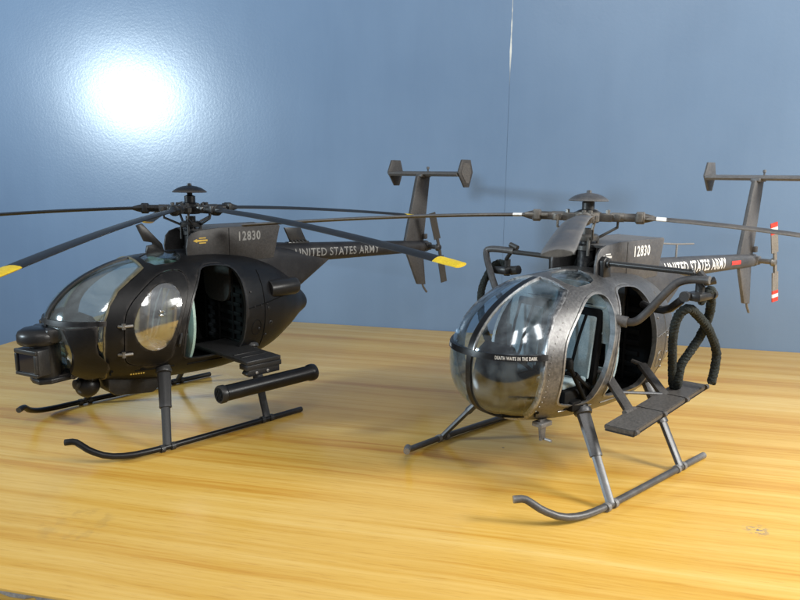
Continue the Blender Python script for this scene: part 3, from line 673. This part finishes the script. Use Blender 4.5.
        bm = bmesh.new(); x, z = .74, 1.33; y = body_y(x, z); lathe(bm, [(.03, 0), (.036, .012), (.024, .02), (.012, .016)], (x, y + .012, z), (.15, 1, .1), 16); bm_obj('window_vent', bm, M['glass_w'], dr)
        bm = bmesh.new(); P3 = [(.98 - .012 * i, .0, .675) for i in range(12)]
        pts = [(p[0], body_y(p[0], .675), .675) for p in P3]
        for i in range(0, 12, 2): tube(bm, [pts[i], (pts[i][0] - .016, body_y(pts[i][0] - .016, .675), .675)], .010, 6)
        bm_obj('ochre_stencil', bm, M['gold'], fus)
        # a pilot-seat bundle seen through the door window
        # nose sensor turret
        bm = bmesh.new()
        lathe(bm, [(.185, .0), (.20, .015), (.205, .04), (.205, .09), (.19, .125), (.15, .15), (.08, .16), (.0, .162)], (1.70, 0, 1.065), (0, 0, 1), 32)
        box(bm, (1.28, -.203, 1.075), (1.70, .203, 1.222), bevel=.03)
        lathe(bm, [(.135, 0), (.14, .01), (.14, .345), (.135, .355)], (1.655, 0, .715), (0, 0, 1), 28)
        prism(bm, [(1.78, -.13), (1.80, .0), (1.78, .13), (1.68, .17), (1.40, .12), (1.40, -.12), (1.68, -.17)], 'z', .665, .715, bevel=.012)
        tube(bm, [(1.45, .0, .66), (1.45, 0, .74)], .05, 12); tube(bm, [(1.46, .12, .70), (1.46, .16, .70)], .03, 10)
        tu = bm_obj('sensor_turret', bm, M['black2'], root)
        bm = bmesh.new(); R4 = Matrix.Translation((1.66, .0, .90)) @ rotz(.32)
        b2 = bmesh.new(); box(b2, (.06, -.155, -.135), (.20, .155, .13), bevel=.018)
        box(b2, (.19, -.155, .085), (.225, .155, .13), bevel=.008); box(b2, (.19, -.155, -.135), (.225, .155, -.10), bevel=.008); box(b2, (.19, -.155, -.099), (.225, -.12, .084), bevel=.008); box(b2, (.19, .12, -.099), (.225, .155, .084), bevel=.008)
        merge(bm, b2, 0, R4); sb = bm_obj('sensor_housing', bm, M['black2'], tu)
        bm = bmesh.new(); b2 = bmesh.new(); box(b2, (.201, -.118, -.098), (.209, .118, .083)); merge(bm, b2, 0, R4); bm_obj('sensor_window', bm, M['lens'], sb, 0)
        # bracket that wraps the chin
        bm = bmesh.new()
        bp = [(1.585, 1.225), (1.34, 1.258), (1.36, 1.06), (1.34, .97), (1.25, .86), (1.225, .80), (1.25, .70), (1.36, .655), (1.50, .70), (1.53, .98)]
        sm = boolean(sect(shell(.045, .012), prism_me(bp, 'y', -1, 1)), box_me((1.3, -.21, .5), (2, .21, 1.4)), 'DIFFERENCE')
        br = to_obj('turret_bracket', tidy(sm), M['black'], root, 40)
        bm = bmesh.new(); prism(bm, [(1.40, -.20), (1.60, -.16), (1.60, .16), (1.40, .20)], 'z', 1.19, 1.235, bevel=.01); bm_obj('bracket_plate', bm, M['black'], br)
        bm = bmesh.new(); box(bm, (1.45, -.12, .69), (1.62, .12, .73), bevel=.01); bm_obj('bracket_plate', bm, M['black'], br)
        # belly box and ball camera
        bm = bmesh.new(); prism(bm, [(1.14, .62), (1.12, .47), (1.06, .41), (.64, .355), (.58, .40), (.56, .55)], 'y', -.20, .20, bevel=.03); bm_obj('belly_box', bm, M['black2'], root)
        bm = bmesh.new(); bmesh.ops.create_uvsphere(bm, u_segments=24, v_segments=16, radius=.125, matrix=Matrix.Translation((1.27, 0, .53)))
        tube(bm, [(1.25, 0, .60), (1.25, 0, .70)], .10, 16); lathe(bm, [(.045, 0), (.05, .03), (.05, .05), (.03, .055)], (1.36, .02, .57), (1, .15, .1), 14)
        bm_obj('ball_camera', bm, M['black2'], root)
        # weapon plank with launcher tube
        bm = bmesh.new()
        box(bm, (-.34, .10, .755), (.09, 1.20, .80), bevel=.008)
        box(bm, (-.34, 1.06, .70), (.10, 1.212, .754), bevel=.006)
        for y in (.86, 1.0): box(bm, (-.28, y, .80), (.05, y + .03, .807), bevel=.003)
        prism(bm, [(.07, .70), (.10, .66), (.07, .63), (-.32, .63), (-.32, .70)], 'y', 1.10, 1.20, bevel=.006)
        pl = bm_obj('weapon_plank', bm, M['black2'], root)
        for x in (-.02, -.16):
            bm = bmesh.new(); lathe(bm, [(.016, 0), (.016, .012), (0, .016)], (x, 1.2005, .665), (0, 1, 0), 10)
            bm_obj('bolt', bm, M['steel'], pl)
        bm = bmesh.new()
        lathe(bm, [(.086, 0), (.093, .012), (.093, .06), (.082, .075), (.082, 1.13), (.093, 1.15), (.096, 1.20), (.090, 1.225)], (.48, 1.265, .545), (-1, 0, 0), 32)
        ro = bm_obj('launcher_tube', bm, M['black2'], pl)
        bm = bmesh.new()
        lathe(bm, [(.07, 0), (.07, .004)], (.481, 1.265, .545), (1, 0, 0), 24)
        for k in range(7):
            a = 2 * PI * k / 6; q = 0 if k == 6 else .045
            lathe(bm, [(.017, 0), (.017, .008), (.01, .010)], (.483, 1.265 + q * math.cos(a), .545 + q * math.sin(a)), (1, 0, 0), 10)
        bm_obj('launcher_face', bm, M['dark'], ro)
        # exhaust pods
        for s in (1, -1):
            bm = bmesh.new(); lathe(bm, [(.10, 0), (.105, .02), (.105, .36), (.095, .40), (.05, .435), (.0, .44)], (-.70, s * .485, 1.40), (-1, s * .02, .02), 20); box(bm, (-.72, s * .28, 1.33), (-1.0, s * .44, 1.47), bevel=.01); bm_obj('exhaust_pod', bm, M['black2'], root)
    else:
        # quote lettering along the canopy band, both sides of the nose
        def band_path(sgn):
            P = []; x = 1.632
            while x > 1.27: P.append(Vector((x, sgn * body_y(x, 1.272), 1.272))); x -= .004
            return P
        for sgn in (1, -1):
            P = band_path(sgn); S = [0]
            for a, b in zip(P, P[1:]): S.append(S[-1] + (b - a).length)
            W = .345; s0 = .245 if sgn > 0 else S[-1] - .03
            def fn(u, v, P=P, S=S, sgn=sgn, s0=s0):
                s = s0 + u if sgn > 0 else s0 - u
                s = min(max(s, 0), S[-1] - 1e-4); i = max(j for j in range(len(S) - 1) if S[j] <= s); t = (s - S[i]) / (S[i + 1] - S[i]); p = P[i].lerp(P[i + 1], t)
                d = (P[i + 1] - P[i]).normalized(); n = Vector((-d.y, d.x, 0)) * (-1 if sgn > 0 else 1); n = n if n.dot(Vector((1, sgn, 0))) > 0 else -n
                q = p + n * .0135; return (q.x, q.y, 1.258 + v)
            map_text('lettering', 'DEATH WAITS IN THE DARK', .030, W, fn, M['white'], fr, .0012, 0, 1.15)
        # side plank with its braces
        bm = bmesh.new()
        c4 = [(1.03, .955), (.985, 1.20), (-.56, 1.06), (-.50, .815)]
        zz = [.745, .745, .80, .80]
        def slab(a, b, d0, d1):
            """board between fractions a..b of the plank's length"""
            vs = []
            for t in (a, b):
                for (i, j) in ((0, 3), (1, 2)):
                    x = c4[i][0] + (c4[j][0] - c4[i][0]) * t; y = c4[i][1] + (c4[j][1] - c4[i][1]) * t; z = zz[i] + (zz[j] - zz[i]) * t
                    vs.append((x, y, z))
            b2 = bmesh.new(); V = [b2.verts.new((x, y, z + dz)) for dz in (d0, d1) for (x, y, z) in vs]
            for f in ((0, 1, 3, 2), (4, 6, 7, 5), (0, 4, 5, 1), (2, 3, 7, 6), (0, 2, 6, 4), (1, 5, 7, 3)): b2.faces.new([V[k] for k in f])
            bmesh.ops.recalc_face_normals(b2, faces=b2.faces); bmesh.ops.bevel(b2, geom=list(b2.edges), offset=.007, segments=2, affect='EDGES'); merge(bm, b2, 0)
        slab(0, .368, -.02, .02); slab(.373, .675, -.02, .02); slab(.68, 1, -.02, .02)
        slab(0.002, .998, -.036, -.022)
        for t in (.37, .68, .02, .985):
            x = c4[1][0] + (c4[2][0] - c4[1][0]) * t; y = c4[1][1] + (c4[2][1] - c4[1][1]) * t; z = .745 + .055 * t
            tube(bm, [(x + .02, y + .002, z), (x - .02, y + .002, z)], .024, 10)
        pk = bm_obj('side_plank', bm, M['boomblack'], root)
        for xa, xb in ((.42, .60), (-.18, -.02)):
            bm = bmesh.new(); A = Vector((xa, .58, .98)); B = Vector((xb, .93, .775)); 
            tube(bm, [A + Vector((-.0, -.10, .015)), A], .02, 8)
            b2 = bmesh.new(); box(b2, (-.045, -.022, 0), (.045, .022, (B - A).length), bevel=.01)
            q = (B - A).to_track_quat('Z', 'Y').to_matrix().to_4x4(); merge(bm, b2, 0, Matrix.Translation(A) @ q); tube(bm, [B + Vector((-.08, 0, 0)), B + Vector((.08, 0, 0))], .025, 10)
            bm_obj('plank_brace', bm, M['boomblack'], pk)
        bm = bmesh.new(); tube(bm, [(.44, .72, .86), (.0, .90, .80)], .014, 8); bm_obj('plank_rod', bm, M['gun3'], pk)
        # fast-rope beams on both sides
        for s in (1, -1):
            bm = bmesh.new()
            ye = 1.13 if s > 0 else .86
            tube(bm, [(.10, s * .27, 1.955), (.06, s * ye, 1.955)], .026, 12)
            lathe(bm, [(.04, 0), (.04, .06)], (.10, s * .28, 1.955), (0, s, 0), 12)
            prism(bm, [(.16, 1.80), (.17, 1.98), (.12, 2.02), (.05, 2.0), (.02, 1.80)], 'y', s * .255, s * .315, bevel=.012)
            fb = bm_obj('fast_rope_beam', bm, M['black2'], root)
            bm = bmesh.new()
            if s > 0: tube(bm, [(.33, .60, 1.49), (.31, .73, 1.475), (.27, .80, 1.53), (.14, .98, 1.82), (.10, 1.03, 1.87), (.06, 1.13, 1.90), (.05, 1.27, 1.905)], .036, 12, sub=2)
            else: tube(bm, [(.33, -.60, 1.49), (.30, -.80, 1.46), (.22, -.98, 1.62), (.08, -1.24, 1.92), (.06, -1.20, 1.965), (.06, -.84, 1.965)], .036, 12, sub=2)
            tube(bm, [(.36, s * .58, 1.49), (.32, s * .69, 1.478)], .052, 12)
            bm_obj('beam_arm', bm, M['boomgrey'], fb)
            bm = bmesh.new()
            if s > 0:
                tube(bm, [(.06, 1.10, 1.985), (.05, 1.15, 1.90), (.02, 1.20, 1.83)], .022, 10)
                tube(bm, [(.04, 1.16, 1.96), (.02, 1.24, 1.88), (-.02, 1.28, 1.90)], .035, 10)
                box(bm, (-.12, 1.10, 1.72), (.15, 1.25, 1.79), bevel=.02)
                tube(bm, [(.14, 1.12, 1.755), (.18, 1.12, 1.755)], .046, 12); tube(bm, [(-.11, 1.22, 1.76), (-.15, 1.22, 1.76)], .046, 12); tube(bm, [(0, 1.17, 1.70), (0, 1.17, 1.86)], .04, 10)
                tube(bm, [(-.16, .56, 1.57), (-.05, .72, 1.565), (.02, .90, 1.58), (.06, 1.04, 1.70)], .036, 10, sub=1)
            else:
                tube(bm, [(.06, -.88, 2.03), (.06, -.90, 1.93), (.02, -.98, 1.86)], .022, 10); tube(bm, [(.06, -.80, 2.0), (.06, -.90, 2.03)], .028, 10)
                box(bm, (-.10, -1.08, 1.70), (.12, -.90, 1.78), bevel=.02); tube(bm, [(.0, -.92, 1.74), (.0, -.82, 1.76)], .05, 10); tube(bm, [(0, -.98, 1.68), (0, -.98, 1.86)], .035, 10)
            bm_obj('rope_hook', bm, M['black2'], fb)
    return root

HL = helicopter('L', (-2.393, 7.939, 0), 3.947, 'matt black model helicopter with boxy nose sensor, launcher tube and yellow rotor blade tips')
HR = helicopter('R', (1.818, 6.814, 0), 3.867, 'worn gunmetal grey model helicopter with clear bubble nose, side plank and hanging ropes')

# ------------------------------------------------------------------ ropes hanging from the beams (they rest on the hooks)
def catmull(pts, n=10):
    P = [Vector(p) for p in pts]; out = []
    for i in range(len(P) - 1):
        a, b, c, d = P[max(i - 1, 0)], P[i], P[i + 1], P[min(i + 2, len(P) - 1)]
        for k in range(n):
            t = k / n; out.append(.5 * ((2 * b) + (c - a) * t + (2 * a - 5 * b + 4 * c - d) * t * t + (3 * b - a - 3 * c + d) * t ** 3))
    out.append(P[-1]); return out
def rope(name, strands, r, label, parent_m):
    bm = bmesh.new()
    for st in strands:
        pts = catmull(st, 20); L = 0; prev = pts[0]; u = None
        for k in range(3):                                     # three plies twisted together
            path = []; u = None; L = 0; prev = pts[0]
            for i, p in enumerate(pts):
                d = (pts[min(i + 1, len(pts) - 1)] - pts[max(i - 1, 0)]).normalized()
                if u is None: u, v = frame_of(d)
                else: u = (u - d * u.dot(d)).normalized(); v = d.cross(u)
                L += (p - prev).length; prev = p; a = L * 62 + 2 * PI * k / 3
                path.append(p + r * .36 * (math.cos(a) * u + math.sin(a) * v))
            tube(bm, path, [r * .66 * (1 + .10 * math.sin(i * 2.7 + k) * math.cos(i * 1.3)) for i in range(len(path))], 8)
    o = bm_obj(name, bm, M['rope'], None, 60); o.matrix_world = parent_m.copy()
    o['label'] = label; o['category'] = 'rope'; o['group'] = 'ropes on the rope beams'
    return o
mR = Matrix.Translation((1.818, 6.814, 0)) @ rotz(3.867)
rope('rope', [[(-.44, 1.15, .88), (-.49, 1.15, 1.04), (-.475, 1.15, 1.19), (-.28, 1.15, 1.41), (-.10, 1.12, 1.56), (.05, 1.11, 1.635), (.09, 1.05, 1.58), (.07, 1.0, 1.42), (-.05, .95, 1.12), (-.19, .905, .86), (-.22, .93, .845), (-.17, .96, .90), (-.155, .975, 1.0), (-.17, .99, 1.09), (-.29, 1.07, 1.32), (-.26, 1.15, 1.54), (-.16, 1.20, 1.72), (-.08, 1.22, 1.80), (.0, 1.18, 1.70)]],
     .042, 'dark green braided rope looped from the near beam of the grey helicopter onto its plank', mR)
rope('rope', [[(.0, -.98, 1.72), (-.02, -1.06, 1.80), (.01, -1.15, 1.78), (.12, -1.16, 1.67), (.22, -1.15, 1.50), (.26, -1.10, 1.25), (.22, -1.05, 1.02), (.12, -1.02, .86)]],
     .042, 'dark rope hanging from the far beam of the grey helicopter, behind its bubble nose', mR)

# ------------------------------------------------------------------ table and wall
CX, CY, ANG, DEP = -5.7265, 13.6633, -.21844, 8.551
tab = bpy.data.objects.new('wooden_table', None); COL.objects.link(tab); tab.location = (CX, CY, 0); tab.rotation_euler = (0, 0, ANG)
tab['label'] = 'varnished yellow brown wooden table with streaky grain under both model helicopters'; tab['category'] = 'table'
bm = bmesh.new(); box(bm, (0, -DEP, -.16), (19, 0, 0), bevel=.02); bm_obj('table_top', bm, M['wood'], tab)
bm = bmesh.new(); box(bm, (.03, -DEP + .03, -1.1), (18.9, -DEP + .12, -.161)); box(bm, (.03, -DEP + .121, -1.1), (.12, -.05, -.161)); bm_obj('table_apron', bm, M['edge'], tab)
bm = bmesh.new(); rnd = random.Random(3); x = .02; top = []; bot = []
while x < 12:                                           # battered strip along the front edge
    top.append((x, -.016)); bot.append((x, -.022 - (rnd.uniform(.02, .055) if rnd.random() < .55 else .003))); x += rnd.uniform(.03, .14)
va = [bm.verts.new((x, -DEP - .003, z)) for x, z in top]; vb = [bm.verts.new((x, -DEP - .003, z)) for x, z in bot]
for k in range(len(va) - 1): bm.faces.new((va[k], va[k + 1], vb[k + 1], vb[k]))
bm_obj('chipped_edge', bm, M['chip'], tab, 0)
wl = bmesh.new()
box(wl, (-14, .012, -7), (SEAM - .002, .3, 14)); box(wl, (SEAM + .002, .012, -7), (22, .3, 14)); box(wl, (SEAM - .05, .02, -7), (SEAM + .05, .28, 14))
wo = bm_obj('wall', wl, M['wall'], None, 0); wo.location = (CX, CY, 0); wo.rotation_euler = (0, 0, ANG); wo['kind'] = 'structure'

# ------------------------------------------------------------------ light
w = bpy.data.worlds.new('World'); sc.world = w; w.use_nodes = True; nt = w.node_tree; bg = nt.nodes['Background']
tc = N(nt, 'ShaderNodeTexCoord'); sx = N(nt, 'ShaderNodeSeparateXYZ'); nt.links.new(tc.outputs['Generated'], sx.inputs[0])
mr = N(nt, 'ShaderNodeMapRange'); mr.inputs['From Min'].default_value = -.6; mr.inputs['From Max'].default_value = 1.0; nt.links.new(sx.outputs[2], mr.inputs['Value'])
rp = ramp(nt, mr.outputs[0], [(0.0, (0.20, 0.18, 0.15)), (0.38, (0.42, 0.41, 0.40)), (0.7, (0.72, 0.74, 0.78)), (1.0, (0.9, 0.92, 0.95))])
nt.links.new(rp.outputs[0], bg.inputs['Color']); bg.inputs['Strength'].default_value = 0.48
def area(name, loc, target, size, power, col, sy=None):
    l = bpy.data.lights.new(name, 'AREA'); l.energy = power; l.color = col; l.size = size
    if sy: l.shape = 'RECTANGLE'; l.size_y = sy
    o = bpy.data.objects.new(name, l); COL.objects.link(o); o.location = loc
    o.rotation_euler = (Vector(target) - Vector(loc)).to_track_quat('-Z', 'Y').to_euler(); return o
wlt = area('window_light', (-16.3, 2.4, 5.6), (-2, 12, 8.0), 1.8, 1420, (0.74, 0.90, 1.0), 1.6); wlt.data.spread = math.radians(112)
area('side_window_light', (11.5, 2.5, 7.0), (3.5, 7.5, 0.3), 3.6, 2150, (1.0, 0.98, 0.92), 3.2)
for i, (x, y, z) in enumerate(((0.0, -2.6, 12.0), (3.6, -2.0, 11.8), (7.2, -1.0, 11.6))):  # added overhead fill strips, unseen, split up to streak the glass reflections
    area('fill_strip_light', (x, y, z), (1.8, 7.2, 0.4), 1.3, 300, (1.0, 0.98, 0.95), 6.0)

sc.view_settings.view_transform = 'Standard'; sc.view_settings.look = 'None'; sc.view_settings.exposure = 0; sc.view_settings.gamma = 1
sc.render.engine = 'CYCLES'; sc.cycles.max_bounces = 10; sc.cycles.transparent_max_bounces = 16
